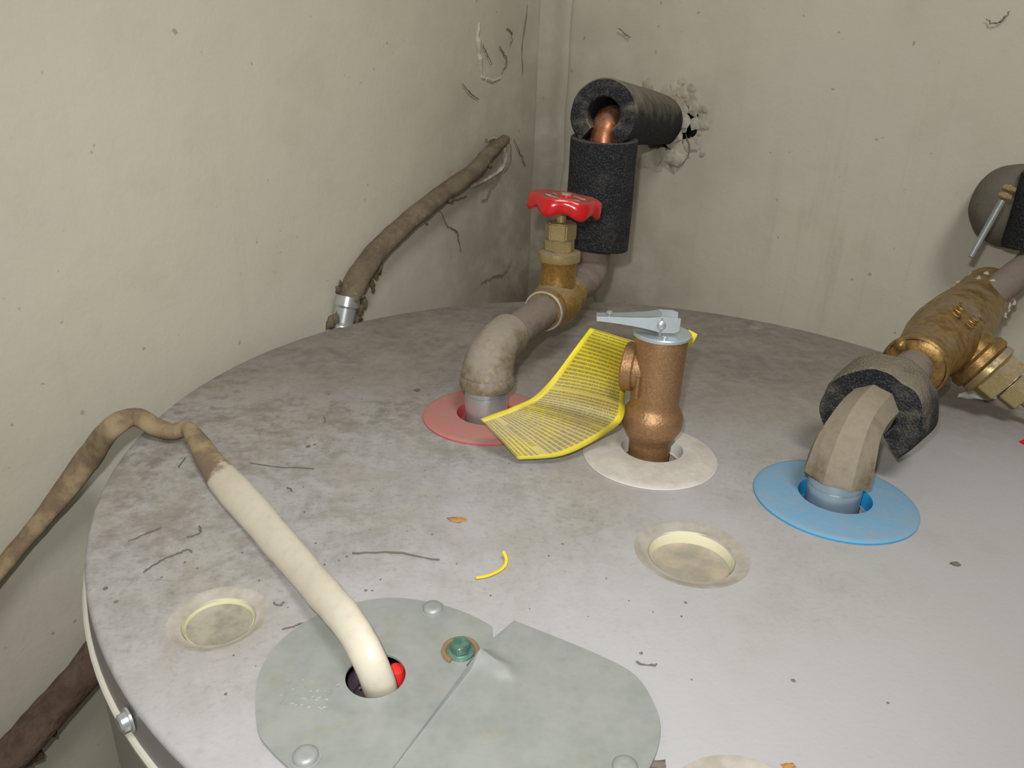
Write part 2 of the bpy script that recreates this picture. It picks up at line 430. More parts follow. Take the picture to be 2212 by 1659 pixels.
edge = s.math('MAXIMUM', s.ramp(u, .06, .10, 1.0, 0.0), s.ramp(u, .90, .94)); yel = s.mix(s.math('MULTIPLY', edge, .7), yel, (.78, .66, .01))
M['tag'] = s.fin(s.mix(s.math('MULTIPLY', txt, .72), yel, (.16, .13, .06)), .6)
M['yellow'] = N('yellow_plastic').fin((.80, .62, .03), .6)
M['rust'] = N('rust_flake').fin((.42, .22, .07), .9)
M['grit'] = N('dark_grit').fin((.17, .145, .12), .95)
M['whitechip'] = N('white_chip').fin((.75, .75, .72), .8)
M['redwire'] = N('red_wire').fin((.70, .03, .03), .35)
M['darkwire'] = N('dark_wire').fin((.07, .05, .06), .35)
M['bulb'] = N('ceiling_white').fin((.6, .57, .5), .9)

# ------------------------------------------------------------------ the room
def struct(name, bm, mat, label=None):
    o = obj(name, bm, mat); o['kind'] = 'structure'
    if label: o['label'] = label
    return o
ZF, ZC = -1.2, 1.25
LL, LB = 1.55, 1.35
FL = CORNER + TL*LL; BR = CORNER + TB*LB
# back wall with the ragged hole the hot pipe disappears into
HC = on_back(1432, 256)
def wpt(u, z): return CORNER + TB*u + V((0, 0, z))
hu, hz = (HC-CORNER).dot(TB), HC.z
hole = []
for i in range(30):
    a = 2*PI*i/30
    r = .0275 + .0055*max(0, math.cos(a-.2)) + .003*noise.noise(V((math.cos(a)*2.2, math.sin(a)*2.2, 4.0))) + .0015*random.uniform(-1, 1)
    hole.append((hu + r*math.cos(a) + .004, hz + r*math.sin(a) - .004))
bm = sheet([(0, ZF), (LB, ZF), (LB, ZC), (0, ZC)], [hole], 0, .045)
# local (u, z) -> world, gentle waviness, plaster thickness round the hole
ring = [v for v in bm.verts if any((V((v.co.x, v.co.y)) - V(h)).length < 1e-5 for h in hole)]
ring.sort(key=lambda v: math.atan2(v.co.y-hz+.004, v.co.x-hu-.004))
for v in bm.verts:
    u, z = v.co.x, v.co.y
    d = math.hypot(u-hu, z-hz)
    off = .0022*noise.noise(V((u*6, z*6, 1))) * min(1, u*20)
    v.co = wpt(u, z) + NB*off
back = [bm.verts.new(v.co - NB*(.012 + .004*random.random()) + (wpt(hu, hz)-v.co)*.12) for v in ring]
for i in range(len(ring)):
    j = (i+1) % len(ring)
    bm.faces.new((ring[i], ring[j], back[j], back[i]))
struct('wall_back', bm, M['wall_back'])
bm = bmesh.new()
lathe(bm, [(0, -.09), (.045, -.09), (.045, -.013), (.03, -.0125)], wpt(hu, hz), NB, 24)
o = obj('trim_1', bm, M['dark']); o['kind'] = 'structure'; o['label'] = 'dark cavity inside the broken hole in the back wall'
# left wall
def grid_wall(P0, T, L, nrm, seed):
    bm = bmesh.new(); nu, nv = 50, 60; g = []
    for i in range(nu+1):
        row = []
        for j in range(nv+1):
            u = L*i/nu; z = ZF + (ZC-ZF)*j/nv
            row.append(bm.verts.new(P0 + T*u + V((0, 0, z)) + nrm*(.0022*noise.noise(V((u*6, z*6, seed)))*min(1, u*20))))
        g.append(row)
    for i in range(nu):
        for j in range(nv): bm.faces.new((g[i][j], g[i+1][j], g[i+1][j+1], g[i][j+1]))
    return bm
struct('wall_left', grid_wall(CORNER, TL, LL, NL, 9), M['wall_left'])
struct('wall_right', grid_wall(BR, NB, 1.9, -TB, 5), M['wall_left'])
def slab(z0, z1, mat, name):
    bm = bmesh.new()
    P = [CORNER + (CORNER-FL).normalized()*.05, BR, BR + NB*1.9, FL - NL*.02 + V((0, -.6, 0)), FL]
    prism(bm, [(p.x, p.y) for p in P], z0, z1); struct(name, bm, mat)
slab(ZF-.05, ZF, M['floor'], 'floor'); slab(ZC, ZC+.05, M['bulb'], 'ceiling')
# irregular plastered bead that runs up the corner on the back-wall side
bm = bmesh.new(); rows = []
n = 240
for i in range(n+1):
    z = ZF + .01 + (ZC-ZF-.02)*i/n
    k = noise.noise(V((0, 0, z*9))); k2 = noise.noise(V((5, 0, z*23)))
    w0 = -.004 + .002*k; w1 = .034 + .006*k + .003*k2
    prof = [(w0, .0), (w0+.004, .0035), (w1*.35, .0022+.001*k2), (w1*.62, .0018), (w1*.78, .0045+.0015*k), (w1*.93, .004), (w1, 0.0005)]
    rows.append([bm.verts.new(wpt(u, z) + NB*(h + .0016)) for u, h in prof])
for A, B in zip(rows, rows[1:]):
    for i in range(6): bm.faces.new((A[i], A[i+1], B[i+1], B[i]))
o = struct('trim_2', bm, M['wall_back'], 'pale bead of caulk and paint running up the wall corner')
# broken plaster lip and crumbs round the pipe hole (part of the wall's damage)
def wblob(bm, o, r, flat_, sub=2, nrm=NB):
    b2 = bmesh.new(); blob(b2, o, r, (1, 1, 1), sub, .9, 1.6); o = V(o)
    for v in b2.verts:
        d = (v.co-o).dot(nrm); v.co -= nrm*(d*(1-flat_))
    merge(bm, b2)
bm = bmesh.new()
for i in range(34):
    a = random.uniform(-1.7, 1.5); r = .030 + random.random()**2*(.022 if a < 0 else .010)
    p = wpt(hu + r*math.cos(a)+.004, hz + r*math.sin(a)-.004) + NB*random.uniform(0, .0015)
    wblob(bm, p, random.uniform(.002, .0062), .18, 2)
for (px, py, rr) in [(1470, 225, .006), (1478, 262, .006), (1462, 300, .006), (1440, 335, .005), (1466, 345, .006), (1425, 345, .005), (1400, 350, .004), (1450, 205, .005), (1405, 185, .004), (1475, 320, .0045)]:
    wblob(bm, on_back(px-6, py), rr*1.6, .25)
o = obj('trim_3', bm, M['plaster'], sharp=50); o['kind'] = 'structure'; o['label'] = 'crumbled plaster around the hole where the insulated pipe enters'
# old paint scab and ridges near the corner on the left wall
bm = bmesh.new()
def strand(pts, surf, r, jit=.0008, off=.0008, k=5):
    P = [tuple(surf(x, y, off)) for x, y in pts]
    P = smooth_pts(P, k); P = [V(p) + V([random.uniform(-jit, jit) for _ in range(3)]) for p in P]
    n = len(P); tube(bm, P, [r*(.35 + .65*math.sin(PI*(.08+.84*i/(n-1))))*random.uniform(.7, 1.3) for i in range(n)], seg=6)
strand([(1034, 50), (1031, 90), (1036, 135), (1040, 168)], on_left, .0030, off=-.0016)
strand([(1040, 168), (1062, 174), (1080, 168)], on_left, .0020, off=-.0012)
o = obj('trim_4', bm, M['wall_left']); o['kind'] = 'structure'; o['label'] = 'scabs and ridges of old paint on the left wall by the corner'
# dusty cobweb threads and cracks
bm = bmesh.new()
for pts in [[(1043, 95), (1052, 115), (1062, 140)], [(1078, 100), (1088, 115), (1095, 135), (1085, 158)], [(1095, 60), (1107, 75), (1102, 100)],
            [(950, 455), (965, 485), (985, 500), (992, 520), (997, 545)], [(1075, 395), (1060, 410), (1052, 430), (1040, 432)], [(960, 440), (985, 432), (1010, 425)],
            [(1108, 560), (1090, 590), (1060, 600), (1040, 612)], [(1110, 300), (1128, 340), (1135, 360)], [(1098, 300), (1105, 340), (1090, 370)],
            [(1050, 300), (1062, 305), (1075, 300), (1085, 320)], [(1000, 180), (1015, 200), (1035, 215)], [(1140, 10), (1130, 90), (1128, 160)]]:
    strand(pts, on_left, .0007)
for pts in [[(1158, 480), (1166, 500), (1170, 530)], [(1158, 10), (1162, 60), (1160, 110)], [(1145, 250), (1150, 300), (1160, 370)], [(1275, 600), (1285, 630), (1288, 650)],
            [(1172, 515), (1185, 560), (1180, 600)], [(2132, 42), (2150, 52), (2170, 38), (2182, 22)], [(1435, 350), (1465, 360), (1480, 345)], [(1140, 390), (1155, 450), (1160, 480)],
            [(1480, 290), (1490, 320), (1485, 345)], [(1335, 60), (1350, 75), (1362, 80)]]:
    strand(pts, on_back, .0006, off=.003)
o = obj('cobweb', bm, M['web']); tag(o, 'brown dusty cobweb threads clinging to the wall corner', 'cobweb', kind='stuff')

# ------------------------------------------------------------------ water heater
TC = V((0.0711, 0.3988, 0)); TR = .2836
heater = empty('water_heater', (TC.x, TC.y, ZF), 'white cylindrical water heater with a dusty flat top, filling the foreground', 'water heater')
RED_C, WH_C, BL_C = V((-.0154, .4279, 0)), V((.0794, .3838, 0)), V((.1691, .3434, 0))
REC = [((.085, .2925), .0198, .0262, 'plug', .0075), ((-.1115, .2375), .0140, .0190, 'plug2', .0034), ((.0745, .1560), .0205, .0255, 'plug', .0065)]
HOLE_R = .0185
COVER_HOLE = (-.0447, .2085)
BOX_C = (-.035, .209)
holes = [circle(c, ro, 64) for c, ri, ro, mt, dp in REC] + [circle(c, HOLE_R, 48) for c in (RED_C, (.0815, .389), BL_C)] + [circle(BOX_C, .031, 48)]
RS = TR - .0025
bm = sheet(circle(TC, RS, 160), holes, 0.0, .02)
for v in bm.verts:       # very slight oil-canning of the sheet, none at the holes
    d = min([(V((v.co.x, v.co.y)) - V((c[0], c[1]))).length for c in [r[0] for r in REC] + [RED_C, WH_C, BL_C, BOX_C]])
    k = max(0, min(1, (d-.045)/.04)) * max(0, min(1, (RS - (v.co.xy - TC.xy).length)/.03))
    v.co.z = .0012*noise.noise(v.co*9)*k
rim = []
lathe(bm, [(RS, 0)] + [(RS + .0025*math.sin(a), -.0025 + .0025*math.cos(a)) for a in (.35, .7, 1.05, 1.35, 1.57)], TC, seg=160)
bmesh.ops.remove_doubles(bm, verts=bm.verts, dist=1e-5)
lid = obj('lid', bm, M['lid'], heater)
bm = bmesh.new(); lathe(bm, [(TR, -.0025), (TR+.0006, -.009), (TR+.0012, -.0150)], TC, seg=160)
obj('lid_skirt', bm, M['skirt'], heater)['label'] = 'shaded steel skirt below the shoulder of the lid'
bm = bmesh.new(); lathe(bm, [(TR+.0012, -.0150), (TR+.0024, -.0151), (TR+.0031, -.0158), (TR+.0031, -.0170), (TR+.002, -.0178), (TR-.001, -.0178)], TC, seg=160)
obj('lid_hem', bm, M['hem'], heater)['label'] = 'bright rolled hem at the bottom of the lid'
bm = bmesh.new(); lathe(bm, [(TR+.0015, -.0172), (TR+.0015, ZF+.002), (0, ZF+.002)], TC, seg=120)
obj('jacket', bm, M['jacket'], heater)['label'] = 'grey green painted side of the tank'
def smooth_step(t): return t*t*(3-2*t)
for c, ri, ro, mt, dp in REC:
    bm = bmesh.new(); prof = []
    for i in range(7):
        t = i/6; prof.append((ro + (ri-ro)*t, -.0016*smooth_step(t)))
    prof += [(ri-.0006, -.0024)]
    lathe(bm, prof, (c[0], c[1], 0), seg=64)
    rc = obj('dished_rim', bm, M['dish'], heater)
    bm = bmesh.new()
    lathe(bm, [(ri-.0002, -.0018), (ri-.0012, -.004), (ri-.0016, -dp), (ri-.003, -dp-.0006), (ri*.6, -dp-.0008), (ri*.3, -dp-.0006), (0, -dp-.0006)], (c[0], c[1], 0), seg=64,
          fn=lambda r, h, a: (r*(1+.012*math.sin(3*a)), h + (.0005*noise.noise(V((r*90*math.cos(a), r*90*math.sin(a), c[0]*40))) if r < ri-.002 else 0)))
    obj('foam_plug', bm, M[mt], heater)['label'] = 'cream foam plug with dust on its sunken floor'
for p in (RED_C, V((.0815, .389, 0)), BL_C):   # insulation wells under the collars
    bm = bmesh.new(); lathe(bm, [(HOLE_R, 0), (HOLE_R, -.03), (0, -.03)], (p.x, p.y, 0), seg=40)
    obj('pipe_well', bm, M['plaster'], heater)
# small lid screws
def pan_screw(c, r, h, parent, mat, name='screw', axis=(0, 0, 1), slot=True):
    bm = bmesh.new(); c = V(c)
    lathe(bm, [(r*1.18, 0), (r*1.18, h*.12), (r*.98, h*.16), (r*.96, h*.5), (r*.8, h*.85), (r*.5, h), (r*.2, h*.96), (0, h*.9)], c, axis, 24)
    o = obj(name, bm, mat, parent)
    if slot:
        bm = bmesh.new(); x, y, z = frame(axis)
        for t in (0, PI/2):
            d = x*math.cos(t+.4) + y*math.sin(t+.4)
            tube(bm, [c + z*h*1.0 - d*r*.45, c + z*h*1.0 + d*r*.45], r*.10, r*.10, seg=6)
        if parent is heater: obj('screw_slot', bm, M['dark'], o)
        else: bm.free()
    return o
# self-tapping screw in the skirt
a_ = at_z(268, 1563, -.009); d_ = (a_-TC); d_.z = 0; d_.normalize()
bm = bmesh.new(); pc = TC + d_*(TR+.001) + V((0, 0, -.0085))
lathe(bm, [(.0046, 0), (.0046, .0008), (.0034, .001), (.0033, .0032), (.0026, .0038), (0, .0038)], pc, d_, 24)
obj('skirt_screw', bm, M['zinc'], heater)['label'] = 'shiny zinc screw in the side of the lid'
p = at_z(1634, 705)
bm = bmesh.new(); lathe(bm, [(.0085, .0001), (.0075, .0009), (.005, .0016), (.0045, .0008), (.002, .0004), (0, .0004)], p, seg=28)
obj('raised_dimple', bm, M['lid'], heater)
p = V((.2689, .22, 0))
# ---- junction box cover, two overlapping halves
Z1 = .0022
splitA, splitB = V((-.0020, .2325)), V((-.0312, .1719))
sd = (splitB - splitA).normalized()
splitC = splitA + sd*.098
arcL = [(-.0055, .2372), (-.0160, .2440), (-.0286, .2487), (-.0450, .2511), (-.0590, .2475), (-.0709, .2407), (-.0795, .2310), (-.0845, .2200), (-.0858, .2080), (-.0832, .1954), (-.0779, .1821), (-.0720, .1755), (-.0641, .1690), (-.056, .1625), (-.048, .1550)]
arcR = [(.0042, .2388), (.0210, .2300), (.0371, .2209), (.0480, .2123), (.0528, .1997), (.0532, .1879), (.0485, .1753), (.040, .165), (.029, .157), (.015, .150), (.0, .1445), (-.020, .1440), (-.038, .1475)]
def dens(P, k=6): return [tuple(p) for p in smooth_pts(P, k)]
notch = [(-.0085, .2208), (-.0105, .2186)]
pn = V((-sd.y, sd.x)); pn = pn if pn.x < 0 else -pn          # towards the left half
L_out = dens([(-.0042, .2350)] + arcL) + [tuple(splitC + pn*.0005)] + [tuple(splitA + sd*.0215 + pn*.0006), tuple(splitA + sd*.0205 + pn*.0022), tuple(splitA + sd*.0150 + pn*.0020), tuple(splitA + sd*.0140 + pn*.0004), tuple(splitA + sd*.004)]
hole_c = circle(COVER_HOLE, .0106, 40)
def plate(outer, hs, z, th, dome=None):
    bm = sheet(outer, hs, z, .0035)
    if dome:
        for v in bm.verts: v.co.z += dome(v.co.x, v.co.y)
    bmesh.ops.recalc_face_normals(bm, faces=bm.faces)
    if bm.faces[0].normal.z < 0: bmesh.ops.reverse_faces(bm, faces=bm.faces)
    g = bmesh.ops.extrude_face_region(bm, geom=bm.faces[:])
    for v in [e for e in g['geom'] if isinstance(e, bmesh.types.BMVert)]: v.co.z += th
    return bm
EMB = (V((-.0072, .2188)), V((.0012, .2110)))           # embossed groove for the ground wire
def seg_d(p, a, b):
    t = max(0, min(1, (p-a).dot(b-a)/(b-a).length_squared)); return (p-(a+(b-a)*t)).length
cover = None
hole_lip = lambda x, y: -.0008*max(0, 1-abs((V((x, y))-V(COVER_HOLE)).length-.0155)/.003)
bm = plate(L_out, [hole_c], .0008, .0009, hole_lip)
cover = obj('junction_cover', bm, M['galv'], heater, sharp=25); cover['label'] = 'left half of the galvanised wiring cover, with the cable hole'
R_out = dens(arcR) + [tuple(splitC - pn*.0003), tuple(splitA + sd*.0145 - pn*.0003)]
bm = plate(R_out, [], .0017, .0010, lambda x, y: .0034*max(0, 1-(seg_d(V((x, y)), *EMB)/.0034)**2))
cr_ = obj('junction_cover', bm, M['galv'], heater, sharp=45); cr_['label'] = 'right half of the galvanised wiring cover, with an embossed groove'
# faint rows of stamped characters on both halves
bm = bmesh.new()
def stamped(o, dx, n, rows, pitch, zz, skip=.25):
    dx = V(dx).normalized(); dy = V((-dx.y, dx.x))
    for r in range(rows):
        for i in range(n):
            if random.random() < skip: continue
            p = V(o) + dx*(i*pitch) - dy*(r*pitch*2.1)
            for k in range(random.choice((1, 2, 2, 3))):
                q = p + dx*random.uniform(-.3, .3)*pitch + dy*random.uniform(-.5, .5)*pitch
                ang = random.choice((0, PI/2, .8, -.8)); e = dx*math.cos(ang) + dy*math.sin(ang)
                tube(bm, [(q.x-e.x*pitch*.3, q.y-e.y*pitch*.3, zz), (q.x+e.x*pitch*.3, q.y+e.y*pitch*.3, zz)], .00018, .00012, seg=4)
stamped((-.0745, .2050), (1, -.10), 12, 4, .0016, .00175, .35)
obj('stamped_lettering', bm, M['galv'], cover)['kind'] = 'stuff'
bm = bmesh.new()
stamped((-.0040, .1840), (1, -.16), 20, 5, .0016, .0024, .25); stamped((.0140, .2010), (1, -.2), 9, 2, .0016, .0024, .3)
obj('stamped_lettering', bm, M['galv'], cr_)['kind'] = 'stuff'
for (px, py) in ((935, 1313), (660, 1632), (1350, 1658)):
    p = at_z(px, py, .0025); p.z = .0017 if px < 1300 else .0023
    pan_screw(p, .0042, .0022, cover if px < 1300 else cr_, M['galv'], 'cover_screw', slot=False)
gs = at_z(995, 1398, .004); gs.z = .0017
bm = bmesh.new(); lathe(bm, [(.0052, 0), (.0052, .0008), (.0044, .0012), (0, .0012)], gs, seg=32)
hexnut(bm, gs + V((0, 0, .0012)), (0, 0, 1), .0040, .0034, (1, .35, 0), .0004)
o = obj('ground_screw', bm, M['green'], cover); o['label'] = 'green hex head grounding screw'
bm = bmesh.new(); P = []
for i in range(26):
    a = math.radians(-120 - i*10.4); P.append((gs.x + .0062*math.cos(a), gs.y + .0062*math.sin(a), gs.z + .0008))
P += [(gs.x+.0074, gs.y-.0042, gs.z+.0006), (gs.x+.0078, gs.y-.0078, gs.z-.0004), (gs.x+.0078, gs.y-.0100, gs.z-.0030)]
tube(bm, P, .0010, seg=10)
obj('ground_wire', bm, M['cuwire'], cover)['label'] = 'bare copper wire hooked round the green screw'
# box under the hole with wire ends
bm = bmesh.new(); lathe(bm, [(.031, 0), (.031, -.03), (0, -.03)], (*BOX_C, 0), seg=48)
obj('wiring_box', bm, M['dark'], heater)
for (px, py, z, mat, r) in ((852, 1462, -.007, 'redwire', .0048), (775, 1475, -.011, 'darkwire', .0050), (785, 1497, -.009, 'darkwire', .0036), (768, 1455, -.012, 'darkwire', .004)):
    p = at_z(px, py, z); bm = bmesh.new()
    lathe(bm, [(0, r*1.2), (r*.5, r*1.1), (r*.85, r*.6), (r, -r*.3), (r*.95, -.012), (0, -.012)], p, (.25, -.2, 1), 20)
    obj('wire_connector', bm, M[mat], heater)['label'] = ('red' if mat == 'redwire' else 'dark') + ' twist-on connector inside the wiring hole'

# ------------------------------------------------------------------ collars
def collar(c, ro, ri, mat, label, name='pipe_collar', group=None, lift=.0032, hc=None):
    e = V((c.x, c.y, 0)); hc = hc or e
    bm = bmesh.new()
    prof = [(ro, .0002), (ro, .0010), (ro-.0010, .0018), (ro-.003, .0020), ((ro+ri)/2, .0030), (ri+.002, lift), (ri+.0004, lift-.0002), (ri, lift-.001), (ri-.0003, -.006), (ri-.0012, -.006)]
    prof2 = []
    x0 = V((0, 0, 0))
    seg = 96
    rings = []
    for r, h in prof:
        t = (ro - r)/(ro-ri); cc = e.lerp(V((hc.x, hc.y, 0)), max(0, min(1, t)))
        rings.append([bm.verts.new(cc + V((r*math.cos(2*PI*i/seg), r*math.sin(2*PI*i/seg), h))) for i in range(seg)])
    for A, B in zip(rings, rings[1:]):
        for i in range(seg): bm.faces.new((A[i], A[(i+1) % seg], B[(i+1) % seg], B[i]))
    o = obj(name, bm, M[mat], origin=e)
    return tag(o, label, 'collar')
collar(RED_C, .0390, .0178, 'redring', 'dusty red plastic collar around the hot nipple, left behind the yellow tag')
collar(WH_C, .0377, .0172, 'whitering', 'white plastic collar around the foot of the bronze relief valve', hc=V((.0815, .389, 0)))
collar(BL_C, .0404, .0178, 'bluering', 'dusty blue plastic collar around the cold nipple on the right')

# ------------------------------------------------------------------ hot water line
def arc_join(P, r, k=7):
    """polyline -> polyline with circular-ish fillets of radius r (quadratic)"""
    P = [V(p) for p in P]; out = [P[0]]
    for i in range(1, len(P)-1):
        rr = r[i-1] if isinstance(r, (list, tuple)) else r
        a = P[i] + (P[i-1]-P[i]).normalized()*rr; b = P[i] + (P[i+1]-P[i]).normalized()*rr
        for s_ in range(k+1):
            t = s_/k; out.append(a*(1-t)**2 + P[i]*2*t*(1-t) + b*t*t)
    out.append(P[-1]); return out
ZP = .043
VP = V((.0640, .615, 0)); hd = (VP - RED_C).normalized()
hot = empty('hot_water_pipe', (RED_C.x, RED_C.y, 0), 'dusty copper pipe with a red-wheeled valve, rising from the red collar', 'pipe')
def nipple(c, z0, z1, r, parent):
    bm = bmesh.new(); prof = [(r*.98, z0), (r, z0+.002), (r, z1-.010)]
    z = z1-.010
    while z < z1:
        prof += [(r*.965, z), (r*1.0, z+.0009)]; z += .0018
    prof += [(r*.9, z1)]
    lathe(bm, prof, (c.x, c.y, 0), seg=40); o = obj('zinc_nipple', bm, M['zinc'], parent, sharp=60); o['label'] = 'shiny threaded zinc nipple'
nipple(RED_C, -.028, .0262, .0133, hot)
# threaded elbow
P = arc_join([RED_C + V((0, 0, .0215)), RED_C + V((0, 0, ZP)) + hd*.001, RED_C + hd*.031 + V((0, 0, ZP+.001))], [.021, .021], 10)
n = len(P); rr = []
for i in range(n):
    t = i/(n-1); rr.append(.0162 if t < .1 else .0160 - .0022*smooth_step(min(1, (t-.1)/.7)))
bm = bmesh.new(); tube(bm, P, rr, seg=28, rough=.0003, rs=90); obj('threaded_elbow', bm, M['elbow'], hot)['label'] = 'dusty cast threaded elbow'
bm = bmesh.new(); lathe(bm, [(.0150, .0208), (.0164, .0210), (.0167, .0228), (.0166, .0262), (.0158, .0285)], RED_C, seg=40); obj('elbow_band', bm, M['elbow'], hot)
# copper run
A = RED_C + hd*.026 + V((0, 0, ZP)); B = V((VP.x, VP.y, ZP)); Ct = V((VP.x, VP.y, .170))
wd = V((.145-.064, .79-.615, 0)).normalized()     # direction of the branch into the wall
Wp = on_back(1422, 262); Ct.z = .1640
end = Ct + (Wp - Ct)*1.15
P = arc_join([A, B, Ct, end], [.024, .017], 10)
nA = next(i for i, p in enumerate(P) if p.z > .07)
bm = bmesh.new(); tube(bm, P[:nA+2], .0111, seg=24, rough=.0004, rs=80); obj('copper_pipe', bm, M['copperdust'], hot)['label'] = 'dust coated copper pipe'
bm = bmesh.new(); tube(bm, P[nA:], .0111, seg=24); obj('copper_elbow', bm, M['copper'], hot)['label'] = 'bare orange copper elbow between the foam sleeves'
bm = bmesh.new()                                   # solder sockets of the lower elbow
tube(bm, [P[0].lerp(B, (k)) for k in (.80, .83, .86, .90)], [.0112, .0127, .0127, .0120], seg=24)
tube(bm, arc_join([A.lerp(B, .84), B, V((B.x, B.y, ZP+.030))], .024, 8), .0126, seg=24); obj('solder_elbow', bm, M['copperdust'], hot)
# stop valve on the hot run
vc = A.lerp(B, .0) ; vc = V((.0330, .534, ZP)); t_ = (vc-A).dot(hd); vc = A + hd*t_
valve = obj('valve_body', (lambda b: (tube(b, [vc + hd*k for k in (-.026, -.0255, -.018, -.0165, -.008, .0, .008, .0165, .018, .0255, .026)], [.0125, .0147, .0147, .0140, .0168, .0178, .0168, .0140, .0147, .0147, .0125], seg=32),
        lathe(b, [(.0130, .008), (.0128, .020), (.0124, .026), (.0136, .030), (.0136, .0325)], vc, seg=32), b)[-1])(bmesh.new()), M['brass'], hot)
valve['label'] = 'yellow brass stop valve body'
bm = bmesh.new(); x, y, z = frame(hd); R_ = []
for i in range(33):
    a = 2*PI*i/32; R_.append(vc - hd*.0262 + x*.0136*math.cos(a) + y*.0136*math.sin(a))
tube(bm, R_, .0008, seg=8, caps=False); obj('solder_ring', bm, M['lever'], hot)['label'] = 'silver ring of solder'
bm = bmesh.new(); lathe(bm, [(.0120, .0305), (.0148, .0310), (.0152, .0340), (.0150, .0372), (.0128, .0380), (0, .0380)], vc, seg=40)
obj('bonnet_flange', bm, M['brass2'], hot)
bm = bmesh.new(); hexnut(bm, vc + V((0, 0, .0378)), (0, 0, 1), .0108, .0085, (1, .2, 0)); obj('bonnet_hex', bm, M['brass2'], hot)
bm = bmesh.new(); hexnut(bm, vc + V((0, 0, .0460)), (0, 0, 1), .0116, .0120, (1, -.25, 0), .0010); obj('packing_nut', bm, M['brass2'], hot)
bm = bmesh.new(); lathe(bm, [(.0034, .056), (.0032, .070), (.0030, .076), (0, .076)], vc, seg=16); obj('stem', bm, M['brass2'], hot)
def handwheel(c, axis, R0, parent, x=None, a_off=.3):
    ax, ay, az = frame(axis, x); b2 = bmesh.new()
    lobes = 6
    def fn(r, h, a):
        k = math.cos(lobes*a + a_off); t = min(1, max(0, (r-.35*R0)/(.65*R0)))
        h *= 1.12; return r*(1 + .055*k*t), h - (.0020*(k+1)*t if h < .0045 else .0003*k*t)
    lathe(b2, [(.0001, .0066), (R0*.22, .0066), (R0*.24, .0056), (R0*.60, .0052), (R0*.72, .0058), (R0*.90, .0066), (R0*.985, .0052), (R0, .0030), (R0*.99, -.0005), (R0*.94, -.0022), (R0*.82, -.0010), (R0*.70, .0030), (R0*.30, .0025), (.0001, .0)], (0, 0, 0), seg=120, fn=fn)
    M_ = Matrix(((ax.x, ay.x, az.x, c.x), (ax.y, ay.y, az.y, c.y), (ax.z, ay.z, az.z, c.z), (0, 0, 0, 1)))
    b2.transform(M_); bmesh.ops.remove_doubles(b2, verts=b2.verts, dist=1e-4)
    hw = obj('handwheel', b2, M['red'], parent, sharp=50); hw['label'] = 'red wavy-edged handwheel with dust on top'
    b3 = bmesh.new()
    for i in range(20):                            # worn raised markings round the top
        if i % 10 in (8, 9): continue
        a = 2*PI*i/20; q = V((R0*.50*math.cos(a), R0*.50*math.sin(a), .0061)); d = V((math.cos(a+(i % 3-1)*.6), math.sin(a+(i % 3-1)*.6), 0))
        tube(b3, [q - d*R0*.09, q + d*R0*.09], .0007, .0004, seg=6)
    lathe(b3, [(R0*.15, .0066), (R0*.15, .0080), (R0*.06, .0082), (0, .0082)], (0, 0, .0008), seg=16)
    b3.transform(M_); obj('raised_mark', b3, M['bone'], hw)
    return hw
hw_c = at_y(1217, 443, vc.y); hw_c = V((vc.x+.0005, vc.y, vc.z + .0690))
handwheel(hw_c + V((.001, 0, 0)), (.11, .04, 1), .0245, hot)
bm = bmesh.new(); lathe(bm, [(.0042, -.003), (.0050, 0), (.0050, .003), (.0, .003)], hw_c, (.12, -.03, 1), 16); obj('wheel_hub', bm, M['red'], hot)

# foam sleeves
SR = .0258
bm = bmesh.new(); o3 = V((VP.x, VP.y, 0)); z0, z1 = .066, .1535
def sl(r, h, a): return r, h - (.004*(.5-.5*math.sin(a)) if h > .1 else 0.002*math.sin(a+1))
rg = lathe(bm, [(.0125, z0+.001), (SR-.001, z0), (SR, z0+.001), (SR+.0004, z0+.03), (SR, z0+.06), (SR+.0002, z1-.001), (SR-.001, z1), (.0165, z1-.001), (.0155, z1-.003), (.0130, z0+.03), (.0125, z0+.001)], o3, seg=56, fn=sl)
bmesh.ops.remove_doubles(bm, verts=bm.verts, dist=1e-6)
o = obj('foam_sleeve', bm, M['foam'], origin=(VP.x, VP.y, z0))
tag(o, 'upright black foam pipe sleeve standing behind the red valve wheel', 'pipe insulation')
f0 = at_y(1303, 247, .604); ax_ = (Wp - f0).normalized(); Lh = (Wp - f0).length
def split_sleeve(bm, o, axis, ref, a0, a1, L_, ri_, ro_, wob=.03, endr=0.0):
    x, y, z = frame(axis, ref)
    prof = [(ri_, .001), (ri_+.001, 0), (ro_-.001, -.0002), (ro_, .0012), (ro_, L_*.3), (ro_, L_*.7), (ro_-.001-endr*.4, L_-.004), (ro_-.003-endr, L_), (ri_+.001, L_), (ri_, L_*.5)]
    rg = []; ns = 52
    for i in range(ns+1):
        a = a0 + (a1-a0)*i/ns; d = x*math.cos(a) + y*math.sin(a)
        rg.append([bm.verts.new(o + z*(h + .001*noise.noise(d*3+V((h*60, 0, 0)))) + d*(r*(1+wob*noise.noise(d*2.2 + z*h*30)))) for r, h in prof])
    k = len(prof)
    for A_, B_ in zip(rg, rg[1:]):
        for i in range(k): bm.faces.new((A_[i], A_[(i+1) % k], B_[(i+1) % k], B_[i]))
    bm.faces.new(rg[0]); bm.faces.new(rg[-1][::-1])
bm = bmesh.new()
split_sleeve(bm, f0, ax_, (0, 0, -1), math.radians(40), math.radians(324), Lh+.004, .0126, SR, .02)
o = obj('foam_sleeve', bm, M['foamdust'], origin=f0)
tag(o, 'level black foam pipe sleeve with a dusty top running into the broken wall hole', 'pipe insulation')

